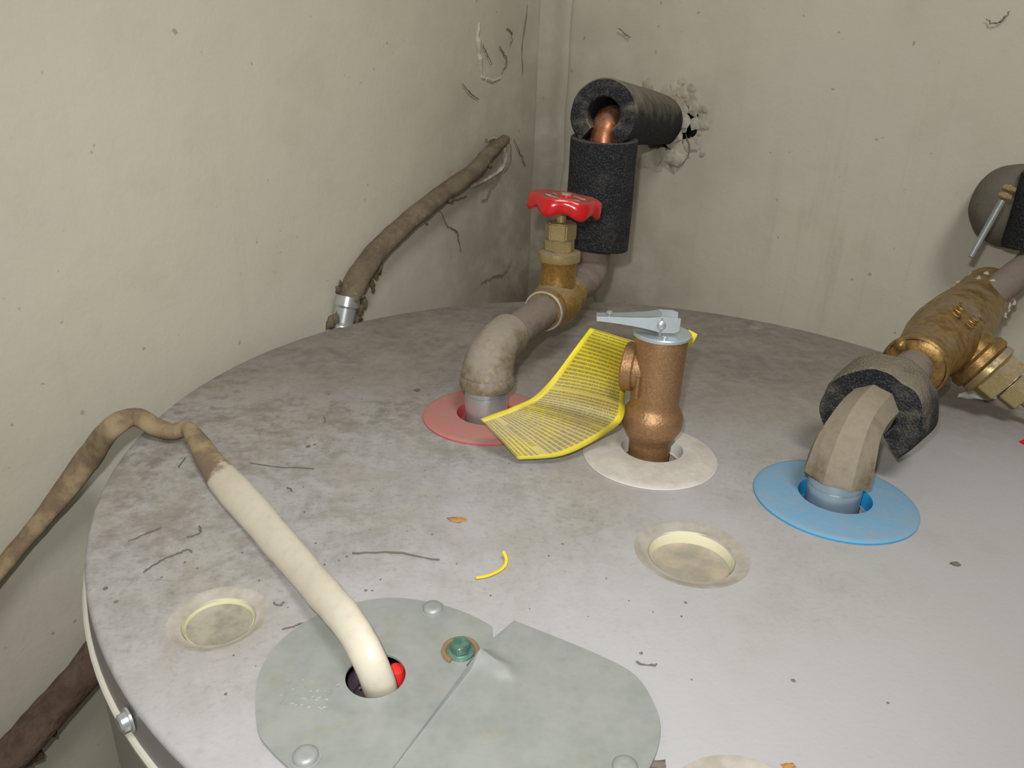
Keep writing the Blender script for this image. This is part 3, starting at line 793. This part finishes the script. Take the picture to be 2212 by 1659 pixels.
# ------------------------------------------------------------------ relief valve
RVx, RVy = .0797, .3890
RV = V((RVx, RVy, 0))
rv = empty('relief_valve', (RVx, RVy, -.02), 'bronze relief valve standing in the white collar with a steel lever on top', 'valve')
bm = bmesh.new()
lathe(bm, [(0, -.028), (.0116, -.028), (.0115, .0), (.0117, .0065), (.0120, .0085), (.0140, .0120), (.0164, .0165), (.0171, .0200), (.0169, .0240), (.0160, .0262), (.0146, .0285), (.0137, .0300), (.0135, .0325), (.0137, .0360), (.0138, .0500), (.0140, .0655), (.0143, .0690), (.0141, .0708), (0, .0708)], RV, seg=56)
obj('valve_body', bm, M['bronze'], rv)['label'] = 'cast bronze body with a rounded shoulder'
od = V((-.88, .36, 0)).normalized(); oc = RV + V((0, 0, .0500))
bm = bmesh.new(); lathe(bm, [(.0120, .004), (.0122, .0115), (.0136, .0125), (.0138, .0175), (.0130, .0185), (.0110, .0185), (.0105, .010), (0, .010)], oc, od, 40)
obj('outlet_port', bm, M['bronze'], rv)['label'] = 'round threaded outlet on the left side'
bm = bmesh.new(); q = RV + V((-.0118, -.0085, 0)); tube(bm, [q + V((0, 0, .037)), q + V((0, 0, .050))], .0012, .0010, seg=8); obj('cast_rib', bm, M['bronze'], rv)
bm = bmesh.new(); lathe(bm, [(.0143, .0704), (.0155, .0708), (.0156, .0722), (.0150, .0728), (0, .0730)], RV, seg=48, fn=lambda r, h, a: (r, h)); obj('top_plate', bm, M['lever'], rv)['label'] = 'flat steel cap'
# lever: folded channel, hinge above the cap, tip to the left
pv = at_y(1427, 706, RVy-.008); tip = at_y(1288, 708, RVy-.006)
ld = (tip-pv); ld.z = 0; Ln = ld.length; ld.normalize(); ls = V((-ld.y, ld.x, 0))   # ls points back or front
if ls.y > 0: ls = -ls
zt = pv.z
bm = bmesh.new()
prof = [(-.0100, .0052, .0060), (-.0070, .0068, .0064), (.0000, .0068, .0068), (.0060, .0050, .0062), (.0150, .0036, .0050), (Ln*.75, .0026, .0040), (Ln, .0020, .0036)]
for sgn in (1, -1):                                # two cheeks
    vs0 = []
    for d, h, wv in prof:
        base_ = RV + V((0, 0, 0)); cx = V((pv.x, pv.y, 0)) + ld*d + ls*(-.006)
        e = cx + ls*(sgn*wv)
        top = zt + .0020 + h*.55 - .0000; bot = zt + .0020 - h*.75
        vs0.append([e + V((0, 0, top)), e + V((0, 0, bot))])
    for th in (0, 1):
        pass
    A_ = [[bm.verts.new(p + ls*(sgn*t)) for t in (0, -.0009)] for pr in vs0 for p in pr]
    m_ = len(prof)
    for i in range(m_-1):
        a0, a1, b0, b1 = A_[2*i], A_[2*i+1], A_[2*i+2], A_[2*i+3]
        bm.faces.new((a0[0], b0[0], b1[0], a1[0])); bm.faces.new((a0[1], a1[1], b1[1], b0[1]))
        bm.faces.new((a0[0], a0[1], b0[1], b0[0])); bm.faces.new((a1[0], b1[0], b1[1], a1[1]))
    bm.faces.new((A_[0][0], A_[1][0], A_[1][1], A_[0][1])); bm.faces.new((A_[-2][0], A_[-2][1], A_[-1][1], A_[-1][0]))
# web of the channel (top)
W_ = []
for d, h, wv in prof[2:]:
    cx = V((pv.x, pv.y, 0)) + ld*d + ls*(-.006); top = zt + .0020 + h*.55
    W_.append([bm.verts.new(cx + ls*(wv*k) + V((0, 0, top-t))) for k in (-1, 1) for t in (0, .0009)])
for a, b in zip(W_, W_[1:]):
    bm.faces.new((a[0], b[0], b[2], a[2])); bm.faces.new((a[1], a[3], b[3], b[1]))
bm.faces.new((W_[0][0], W_[0][2], W_[0][3], W_[0][1])); bm.faces.new((W_[-1][0], W_[-1][1], W_[-1][3], W_[-1][2]))
lever = obj('lever', bm, M['lever'], rv, sharp=30); lever['label'] = 'folded steel test lever pointing left'
cxp = V((pv.x, pv.y, zt+.0015)) + ls*(-.006)
bm = bmesh.new(); lathe(bm, [(0, -.0085), (.0022, -.0085), (.0022, -.0075), (.0016, -.0074), (.0016, .0074), (.0022, .0075), (.0024, .0085), (.0016, .0092), (0, .0094)], cxp, ls, 20)
obj('lever_pin', bm, M['zinc'], lever)
bm = bmesh.new()
for k in (-1, 1):
    tube(bm, [cxp + ls*(k*.0045) + V((0, 0, -.008)), cxp + ls*(k*.0045) + V((0, 0, .004))], .0035, .0008, seg=10)
obj('hinge_ear', bm, M['lever'], rv)
bm = bmesh.new(); q = V((pv.x, pv.y, 0)) + ld*(Ln*.80) - ls*.006; lathe(bm, [(.0016, 0), (.0016, .0012), (.0008, .0018), (0, .0018)], q + V((0, 0, zt+.0038)), seg=14); obj('lever_rivet', bm, M['zinc'], lever)
bm = bmesh.new(); q = RV + V((-.001, -.0115, .0728)); lathe(bm, [(.0018, 0), (.0018, .0009), (.0008, .0014), (0, .0014)], q, seg=14); obj('cap_rivet', bm, M['zinc'], rv)

# yellow instruction tag
rows = [((1275, 708, .0680), (1385, 742, .0630)), ((1240, 755, .0590), (1362, 795, .0520)), ((1195, 815, .0440), (1350, 852, .0390)), ((1152, 858, .0350), (1345, 905, .0260)),
        ((1108, 879, .0285), (1300, 943, .0125)), ((1075, 891, .0255), (1215, 984, .0060)), ((1038, 905, .0225), (1120, 993, .0035))]
RY = {0: .409, 1: .411, 2: .404}
pr = [tuple(at_z(*a)) + tuple(at_y(b[0], b[1], RY[i]) if i in RY else at_z(*b)) for i, (a, b) in enumerate(rows)]; pr = smooth_pts(pr, 6)
bm = bmesh.new(); uvl = bm.loops.layers.uv.verify(); G = []
m_ = 14
for i, r in enumerate(pr):
    a = V(r[:3]); b = V(r[3:]); nrm = V((0, -.5, .86))
    G.append([bm.verts.new(a.lerp(b, k/m_) + nrm*(.0022*math.sin(PI*k/m_)*math.sin(PI*i/len(pr)))) for k in range(m_+1)])
for i in range(len(G)-1):
    for k in range(m_):
        f = bm.faces.new((G[i][k], G[i][k+1], G[i+1][k+1], G[i+1][k]))
        for lp, (a, b) in zip(f.loops, ((i, k), (i, k+1), (i+1, k+1), (i+1, k))): lp[uvl].uv = (b/m_, a/(len(G)-1))
# the far end passes round behind the valve and pokes out on the right
ext = [(at_y(1362, 748, .404), at_y(1385, 790, .404)), (at_y(1425, 738, .412), at_y(1425, 780, .412)), (at_y(1470, 722, .412), at_y(1478, 765, .410)), (at_y(1489, 712, .408), at_y(1487, 752, .408)), (at_y(1507, 722, .405), at_y(1500, 737, .405))]
E_ = [[bm.verts.new(a), bm.verts.new(b)] for a, b in ext]
for a, b in zip(E_, E_[1:]):
    f = bm.faces.new((a[0], a[1], b[1], b[0]))
    for lp in f.loops: lp[uvl].uv = (.02, .02)
o = obj('instruction_tag', bm, M['tag'], origin=at_z(1275, 708, .068), sharp=80)
sol = o.modifiers.new('thickness', 'SOLIDIFY'); sol.thickness = .00025
tag(o, 'curved yellow instruction tag covered in small print, hanging from the relief valve', 'tag')

# ------------------------------------------------------------------ cold water line
ZQ = .038
c0 = V((BL_C.x-.001, BL_C.y, 0))
k1 = at_z(1975, 785, ZQ+.006); k2 = at_z(2105, 660, ZQ+.012)
cd = (k2 - V((c0.x, c0.y, ZQ))).normalized()
cold = empty('cold_water_pipe', (c0.x, c0.y, 0), 'cold water line with a tarnished brass valve rising from the blue collar at right', 'pipe')
nipple(c0, -.028, .0190, .0133, cold)
P = arc_join([c0 + V((0, 0, .016)), c0 + V((0, 0, ZQ+.002)), c0 + cd*.050 + V((0, 0, ZQ))], .026, 10)
n = len(P); rr = [.0172 - .0040*smooth_step(min(1, max(0, (i/(n-1)-.05)/.75))) for i in range(n)]
bm = bmesh.new(); tube(bm, P, rr, seg=8, rough=.0002); 
bmesh.ops.bevel(bm, geom=[e for e in bm.edges if len(e.link_faces) == 2 and e.calc_face_angle(0) > .5], offset=.0022, segments=2, affect='EDGES')
obj('threaded_elbow', bm, M['elbow2'], cold, sharp=28)['label'] = 'dusty tan eight-sided elbow'
ve = at_y(2240, 560, .585)
e1 = V((ve.x, ve.y, ve.z))
b0 = V((c0.x, c0.y, ZQ)) + cd*.045
bm = bmesh.new(); tube(bm, arc_join([b0, V((c0.x, c0.y, ZQ)) + cd*.220, e1, e1 + V((0, 0, .06))], [.01, .020], 8), .0111, seg=20, rough=.0004, rs=80); obj('copper_pipe', bm, M['copperdust'], cold)
# brass gate valve body
bx = V((c0.x, c0.y, ZQ))
t0 = (k1 - bx).dot(cd) - .004
def bp_(t): return bx + cd*(t0 + t)
bm = bmesh.new()
tube(bm, [bp_(t) for t in (-.002, 0, .004, .012, .025, .040, .055, .078, .102, .122, .142, .158, .186, .1865)],
     [.0130, .0172, .0176, .0172, .0178, .0200, .0222, .0232, .0225, .0212, .0200, .0195, .0200, .0130], seg=40, rough=.0006, rs=60)
obj('gate_valve_body', bm, M['brassold'], cold)['label'] = 'bulging tarnished brass gate valve body with cast lettering'
bm = bmesh.new()
lathe(bm, [(.0178, 0), (.0190, .001), (.0192, .004), (.0180, .005)], bp_(-.001), cd, 36); blob(bm, at_z(1946, 745, .062), .004, sub=2, amp=.1)
obj('end_ring', bm, M['brassold'], cold)
bm = bmesh.new(); blob_c = bp_(.060)                # raised cast letters, worn smooth
sx_ = cd; sn = (eye - blob_c).normalized(); sn = (sn - cd*sn.dot(cd)).normalized(); sy_ = cd.cross(sn)
for r in range(2):
    for i in range(4):
        q = blob_c + cd*(.007*(i-1.5)) + sn*.0222 + sy_*(.006 - .010*r)
        q = blob_c + cd*(.007*(i-1.5)) + (q - blob_c - cd*(.007*(i-1.5))).normalized()*.0226
        P_ = [q + cd*(.0022*math.cos(t)) + sy_*(.0032*math.sin(t)) for t in [k*PI/4 + i for k in range(6 + (i % 2)*2)]]
        tube(bm, P_, .0006, seg=6)
obj('cast_lettering', bm, M['brassold'], cold)
bm = bmesh.new(); x, y, z = frame(cd)                 # chalky crust round the top socket
for i in range(60):
    a = random.uniform(0, 2*PI); q = bp_(random.uniform(.148, .184)); dd = x*math.cos(a) + y*math.sin(a)
    blob(bm, q + dd*.0192, random.uniform(.0008, .0026), (1, 1, 1), 1, .8)
o = obj('mineral_crust', bm, M['plaster'], cold, sharp=60); o['kind'] = 'stuff'; o['label'] = 'whitish crust around the upper end of the brass valve'
# bonnet and handle, tipped to the lower right
bd = V((.65, -.56, -.47)).normalized(); bc = bp_(.070)
bm = bmesh.new()
lathe(bm, [(.0185, .010), (.0180, .022), (.0196, .024), (.0196, .029), (.0170, .031)], bc, bd, 36); obj('bonnet_neck', bm, M['brassold'], cold)
bm = bmesh.new(); lathe(bm, [(.0150, .030), (.0182, .031), (.0186, .035), (.0150, .037)], bc, bd, 36); hexnut(bm, bc + bd*.036, bd, .0165, .012); obj('bonnet_hex', bm, M['brass2'], cold)
bm = bmesh.new(); hexnut(bm, bc + bd*.049, bd, .011, .012); lathe(bm, [(.0045, .06), (.0045, .082), (0, .082)], bc, bd, 16); obj('packing_nut', bm, M['brass2'], cold)
handwheel(bc + bd*.080, bd, .034, cold)
# C-shaped scrap of foam round the pipe just past the elbow
bm = bmesh.new(); fc = bx + cd*.038 + V((.0, 0, -.0045))
split_sleeve(bm, fc, cd, (0, 0, -1), math.radians(22), math.radians(318), .034, .0122, .0272, .08, .002)
o = obj('foam_collar', bm, M['foamdust'], origin=fc)
tag(o, 'split ring of black foam around the cold pipe just past the tan elbow', 'pipe insulation')
# upright and level sleeves at the right edge
bm = bmesh.new(); lathe(bm, [(.0125, .087), (.0258, .0865), (.0265, .089), (.0262, .12), (.0262, .142), (.0245, .144), (.0125, .143), (.0125, .087)], (ve.x, ve.y, 0), seg=48, fn=lambda r, h, a: (r, h + .003*math.sin(a+2)))
o = obj('foam_sleeve', bm, M['foam'], origin=(ve.x, ve.y, .075)); tag(o, 'upright black foam sleeve cut off by the right edge behind the threaded rod', 'pipe insulation')
gp = on_back(2190, 437); g0 = gp + NB*.048; gd = -NB
bm = bmesh.new(); lathe(bm, [(0, -.007), (.010, -.0065), (.020, -.004), (.027, .002), (.0310, .012), (.0312, .040), (.0305, .050), (.013, .050)], g0, gd, 48, fn=lambda r, h, a: (r*(1+.03*noise.noise(V((math.cos(a)*2, math.sin(a)*2, h*40)))), h))
o = obj('foam_sleeve', bm, M['foamgrey'], origin=g0); tag(o, 'grey dust-caked foam sleeve meeting the back wall at the right edge', 'pipe insulation')
# threaded rod of a clamp
r0 = at_y(2166, 432, .545); r1 = at_y(2096, 556, .540)
rod = empty('clamp_rod', tuple(r0), 'bright threaded steel rod slanting down beside the grey foam sleeve', 'clamp')
bm = bmesh.new(); n = 90; P = [r0.lerp(r1, i/n) for i in range(n+1)]
tube(bm, P, [.0022 + (.00025 if i % 2 else -.00025) for i in range(n+1)], seg=10); obj('threaded_rod', bm, M['zinc'], rod, sharp=80)
bm = bmesh.new(); rd_ = (r0-r1).normalized()
hexnut(bm, r0 + rd_*.001, rd_, .0048, .0035); hexnut(bm, r0 + rd_*.0065, rd_, .0048, .0035)
obj('nut', bm, M['brass2'], rod)

# ------------------------------------------------------------------ cream cable over the lid
def cp(px, py, z): return tuple(at_z(px, py, z))
def cl(px, py, off): return tuple(on_left(px, py, off))
sxp = 1/1650
def wl(px, py, k, wpx, tw):       # a point between the lid plane and the left wall, with a width seen as wpx pixels
    a = at_z(px, py, -.004); b = on_left(px, py, .008); p = a.lerp(b, k)
    return (tuple(p), wpx/2*(p-eye).dot(fwd)/F/1.07, .0042, tw)
cabs = [  # point, half width, half thickness, twist
 (cp(826, 1512, -.012), .0056, .0040, 0), (cp(822, 1490, -.002), .0056, .0042, 0), (cp(800, 1430, .0110), .0056, .0042, 0), (cp(760, 1355, .0170), .0058, .0042, 0),
 (cp(705, 1290, .0150), .0062, .0040, 0), (cp(640, 1215, .0100), .0068, .0038, .05), (cp(565, 1128, .0070), .0072, .0036, .1), (cp(500, 1055, .0062), .0076, .0034, .15),
 (cp(455, 1000, .0062), .0062, .0036, .3), (cp(428, 955, .0070), .0050, .0042, .6), (cp(405, 925, .0080), .0040, .0042, .9), (cp(372, 933, .0062), .0046, .0044, .6),
 (cp(335, 922, .0070), .0052, .0042, .3), (cp(290, 900, .0095), .0054, .0040, .1), (cp(240, 925, .0080), .0062, .0040, 0), wl(195, 985, .5, 62, 0), wl(140, 1058, .8, 60, .1), wl(85, 1128, .9, 50, .3),
 wl(25, 1200, .93, 50, .4), wl(-50, 1290, .93, 54, .3), wl(-150, 1420, .93, 56, .3), wl(-260, 1620, .93, 56, .3)]
pk = smooth_pts([tuple(c[0]) + tuple(c[1:]) for c in cabs], 7)
bm = bmesh.new(); tube(bm, [p[:3] for p in pk], [p[3]*1.07 for p in pk], [p[4] for p in pk], [p[5] for p in pk], seg=20, rough=.0004, rs=70, up_=(0, 0, 1))
o = obj('power_cable', bm, M['cable'], origin=cp(826, 1512, 0)); tag(o, 'cream vinyl power cable running across the lid into the round hole, dusty past its kink', 'cable')

# ------------------------------------------------------------------ dirty conduits along the left wall
pts = [(1092, 300, .002), (1062, 325, .010), (1020, 372, .012), (940, 430, .014), (860, 498, .014), (802, 558, .014), (768, 612, .014), (750, 650, .014)]
wid = [.0055, .0072, .0086, .0094, .0098, .0101, .0106, .0104]
pk = smooth_pts([tuple(on_left(x, y, o_)) + (w_,) for (x, y, o_), w_ in zip(pts, wid)], 8)
con = empty('wall_conduit', tuple(on_left(750, 650, .014)), 'dirt-crusted flexible conduit arching down the left wall from the corner', 'conduit')
bm = bmesh.new(); tube(bm, [p[:3] for p in pk], [p[3] for p in pk], [p[3]*.8 for p in pk], seg=20, rough=.0012, rs=60); obj('conduit', bm, M['conduit'], con, sharp=70)
bm = bmesh.new(); a = on_left(750, 650, .014); b = on_left(741, 698, .014); dn = (b-a).normalized()
lathe(bm, [(.0100, -.004), (.0105, .004), (.0090, .006), (.0088, .018), (.0125, .020), (.0130, .035), (.012, .05)], a, dn, 28); obj('metal_connector', bm, M['zinc'], con)['label'] = 'shiny metal connector at the lower end'
bm = bmesh.new()
for i in range(34):
    p = random.choice(pk); blob(bm, V(p[:3]) + NL*p[3]*random.uniform(.1, .7) + V((0, 0, -p[3]*random.uniform(-.6, 1.0))), random.uniform(.001, .0028), (1, 1, 1), 1, .8)
for (x, y, r) in [(810, 590, .004), (815, 575, .006), (803, 612, .003), (806, 625, .0022), (730, 625, .003), (735, 612, .002), (775, 665, .006), (785, 655, .004), (725, 690, .005), (770, 690, .005), (715, 697, .005)]:
    blob(bm, on_left(x, y, .014), r, (.7, 1, 1.2), 2, .8)
obj('dust_clump', bm, M['conduit'], con, sharp=70)['kind'] = 'stuff'
bm = bmesh.new()
def strand3(pts, r, k=5):
    P = smooth_pts(pts, k); n = len(P); tube(bm, P, [r*random.uniform(.6, 1.3) for _ in P], seg=6)
strand3([tuple(on_left(x, y, .006)) for x, y in ((1088, 318), (1092, 345), (1080, 368), (1055, 385), (1035, 395), (1020, 402))], .0019)
strand3([tuple(on_left(x, y, .006)) for x, y in ((1055, 302), (1068, 298), (1080, 306))], .0013)
obj('frayed_sheath', bm, M['plaster'], con)['label'] = 'pale torn sheath at the top of the conduit'
# lower conduit seen past the side of the tank
pts = [(360, 1230, .02), (275, 1335, .02), (198, 1432, .02), (115, 1530, .02), (15, 1640, .02), (-95, 1760, .02), (-215, 1890, .02)]
pk = smooth_pts([tuple(on_left(x, y, o_)) + (.0128,) for x, y, o_ in pts], 8)
low = empty('lower_conduit', pk[len(pk)//2][:3], 'thick brown crusted pipe slanting down behind the left side of the tank', 'conduit')
bm = bmesh.new(); tube(bm, [p[:3] for p in pk], [p[3] for p in pk], [p[3]*.8 for p in pk], seg=22, rough=.0016, rs=45); obj('pipe', bm, M['conduit2'], low, sharp=70)
bm = bmesh.new()
for (x, y, r) in [(178, 1495, .003), (160, 1512, .0025), (112, 1580, .0035), (100, 1592, .003), (75, 1632, .005), (60, 1640, .005), (40, 1650, .004)]:
    blob(bm, on_left(x, y, .02), r, (1, 1, .8), 2, .8)
obj('dust_clump', bm, M['conduit2'], low, sharp=70)['kind'] = 'stuff'

# ------------------------------------------------------------------ bits lying on the lid
bm = bmesh.new(); P = smooth_pts([cp(1028, 1248, .0012), cp(1055, 1243, .0012), cp(1085, 1228, .0012), cp(1094, 1210, .0022), cp(1088, 1192, .0035)], 6)
tube(bm, P, .0008, .0005, seg=8); o = obj('plastic_curl', bm, M['yellow'], origin=cp(1065, 1235, 0)); tag(o, 'thin yellow plastic curl lying on the lid', 'scrap')
def flake(px, py, r, mat, name, label, sq=(1, .5, .25), cat='debris'):
    bm = bmesh.new(); p = at_z(px, py, r*.12)
    blob(bm, p, r, sq, 2, .8); o = obj(name, bm, M[mat], origin=p, sharp=60); return tag(o, label, cat)
flake(990, 1122, .0042, 'rust', 'rust_flake', 'orange rust flake on the lid between the red collar and the wiring cover')
flake(1421, 1652, .0026, 'grit', 'dark_crumb', 'dark crumb on the lid at the right foot of the wiring cover', (1, .7, .5))
flake(1705, 1654, .0022, 'rust', 'tan_crumb', 'tan crumb at the bottom edge of the photo', (1, .5, .3))
flake(2066, 1219, .0022, 'grit', 'dark_crumb', 'small dark crumb on the clean right side of the lid', (1, .6, .5))
flake(900, 843, .0024, 'grit', 'dark_crumb', 'small dark crumb on the dusty lid left of the hot elbow', (1, .7, .5))
flake(2115, 855, .011, 'whitechip', 'white_bit', 'larger white bit on the lid below the brass valve', (1, .45, .25))  # flattened white lumps on the lid by the brass valve
flake(2068, 806, .007, 'whitechip', 'white_bit', 'smaller white bit on the lid under the brass valve', (1, .6, .3))
bm = bmesh.new()
def lidstrand(pts, r=.00032):
    P = smooth_pts([cp(x, y, .0008) for x, y in pts], 5); n = len(P)
    tube(bm, [V(p) + V((random.uniform(-.0005, .0005), random.uniform(-.0005, .0005), 0)) for p in P], [r*random.uniform(.5, 1.4) for _ in P], seg=6)
for s_ in ([(312, 1235), (345, 1212), (380, 1197), (405, 1187), (415, 1192)], [(275, 1170), (310, 1155), (345, 1140)], [(700, 900), (702, 912)],
           [(620, 1052), (632, 1060)], [(400, 990), (385, 1010)], [(590, 1300), (602, 1308), (615, 1300)], [(405, 1160), (430, 1150), (432, 1135)], [(610, 1360), (640, 1350), (655, 1345)],
           [(540, 1000), (600, 1008), (680, 1012)], [(1420, 1433), (1405, 1436), (1375, 1430)], [(760, 1195), (850, 1192), (950, 1210)]):
    lidstrand(s_)
for i in range(170):
    px = random.uniform(220, 1500); py = random.uniform(760, 1640); p = at_z(px, py, .0003)
    if (p-TC).length > .26 or (p.x > .03 and random.random() < .75): continue
    if any((p.xy - V(c[0])).length < .021 for c in [(r[0],) for r in REC]): continue
    blob(bm, p, random.uniform(.0002, .0006), (1, 1, .5), 1, .7)
for px, py, r in [(665, 965, .0022), (680, 960, .0015), (1481, 1301, .0010), (1385, 1410, .001), (228, 1270, .0014), (250, 1300, .0012), (790, 1275, .0010), (1955, 1395, .0008), (1715, 1470, .0012), (1918, 1518, .0008)]:
    blob(bm, at_z(px, py, .0003), r*.7, (1, 1, .3), 1, .8)
o = obj('grit', bm, M['grit'], sharp=60); tag(o, 'scattered dark grit and lint threads lying on the lid', 'dust', kind='stuff')
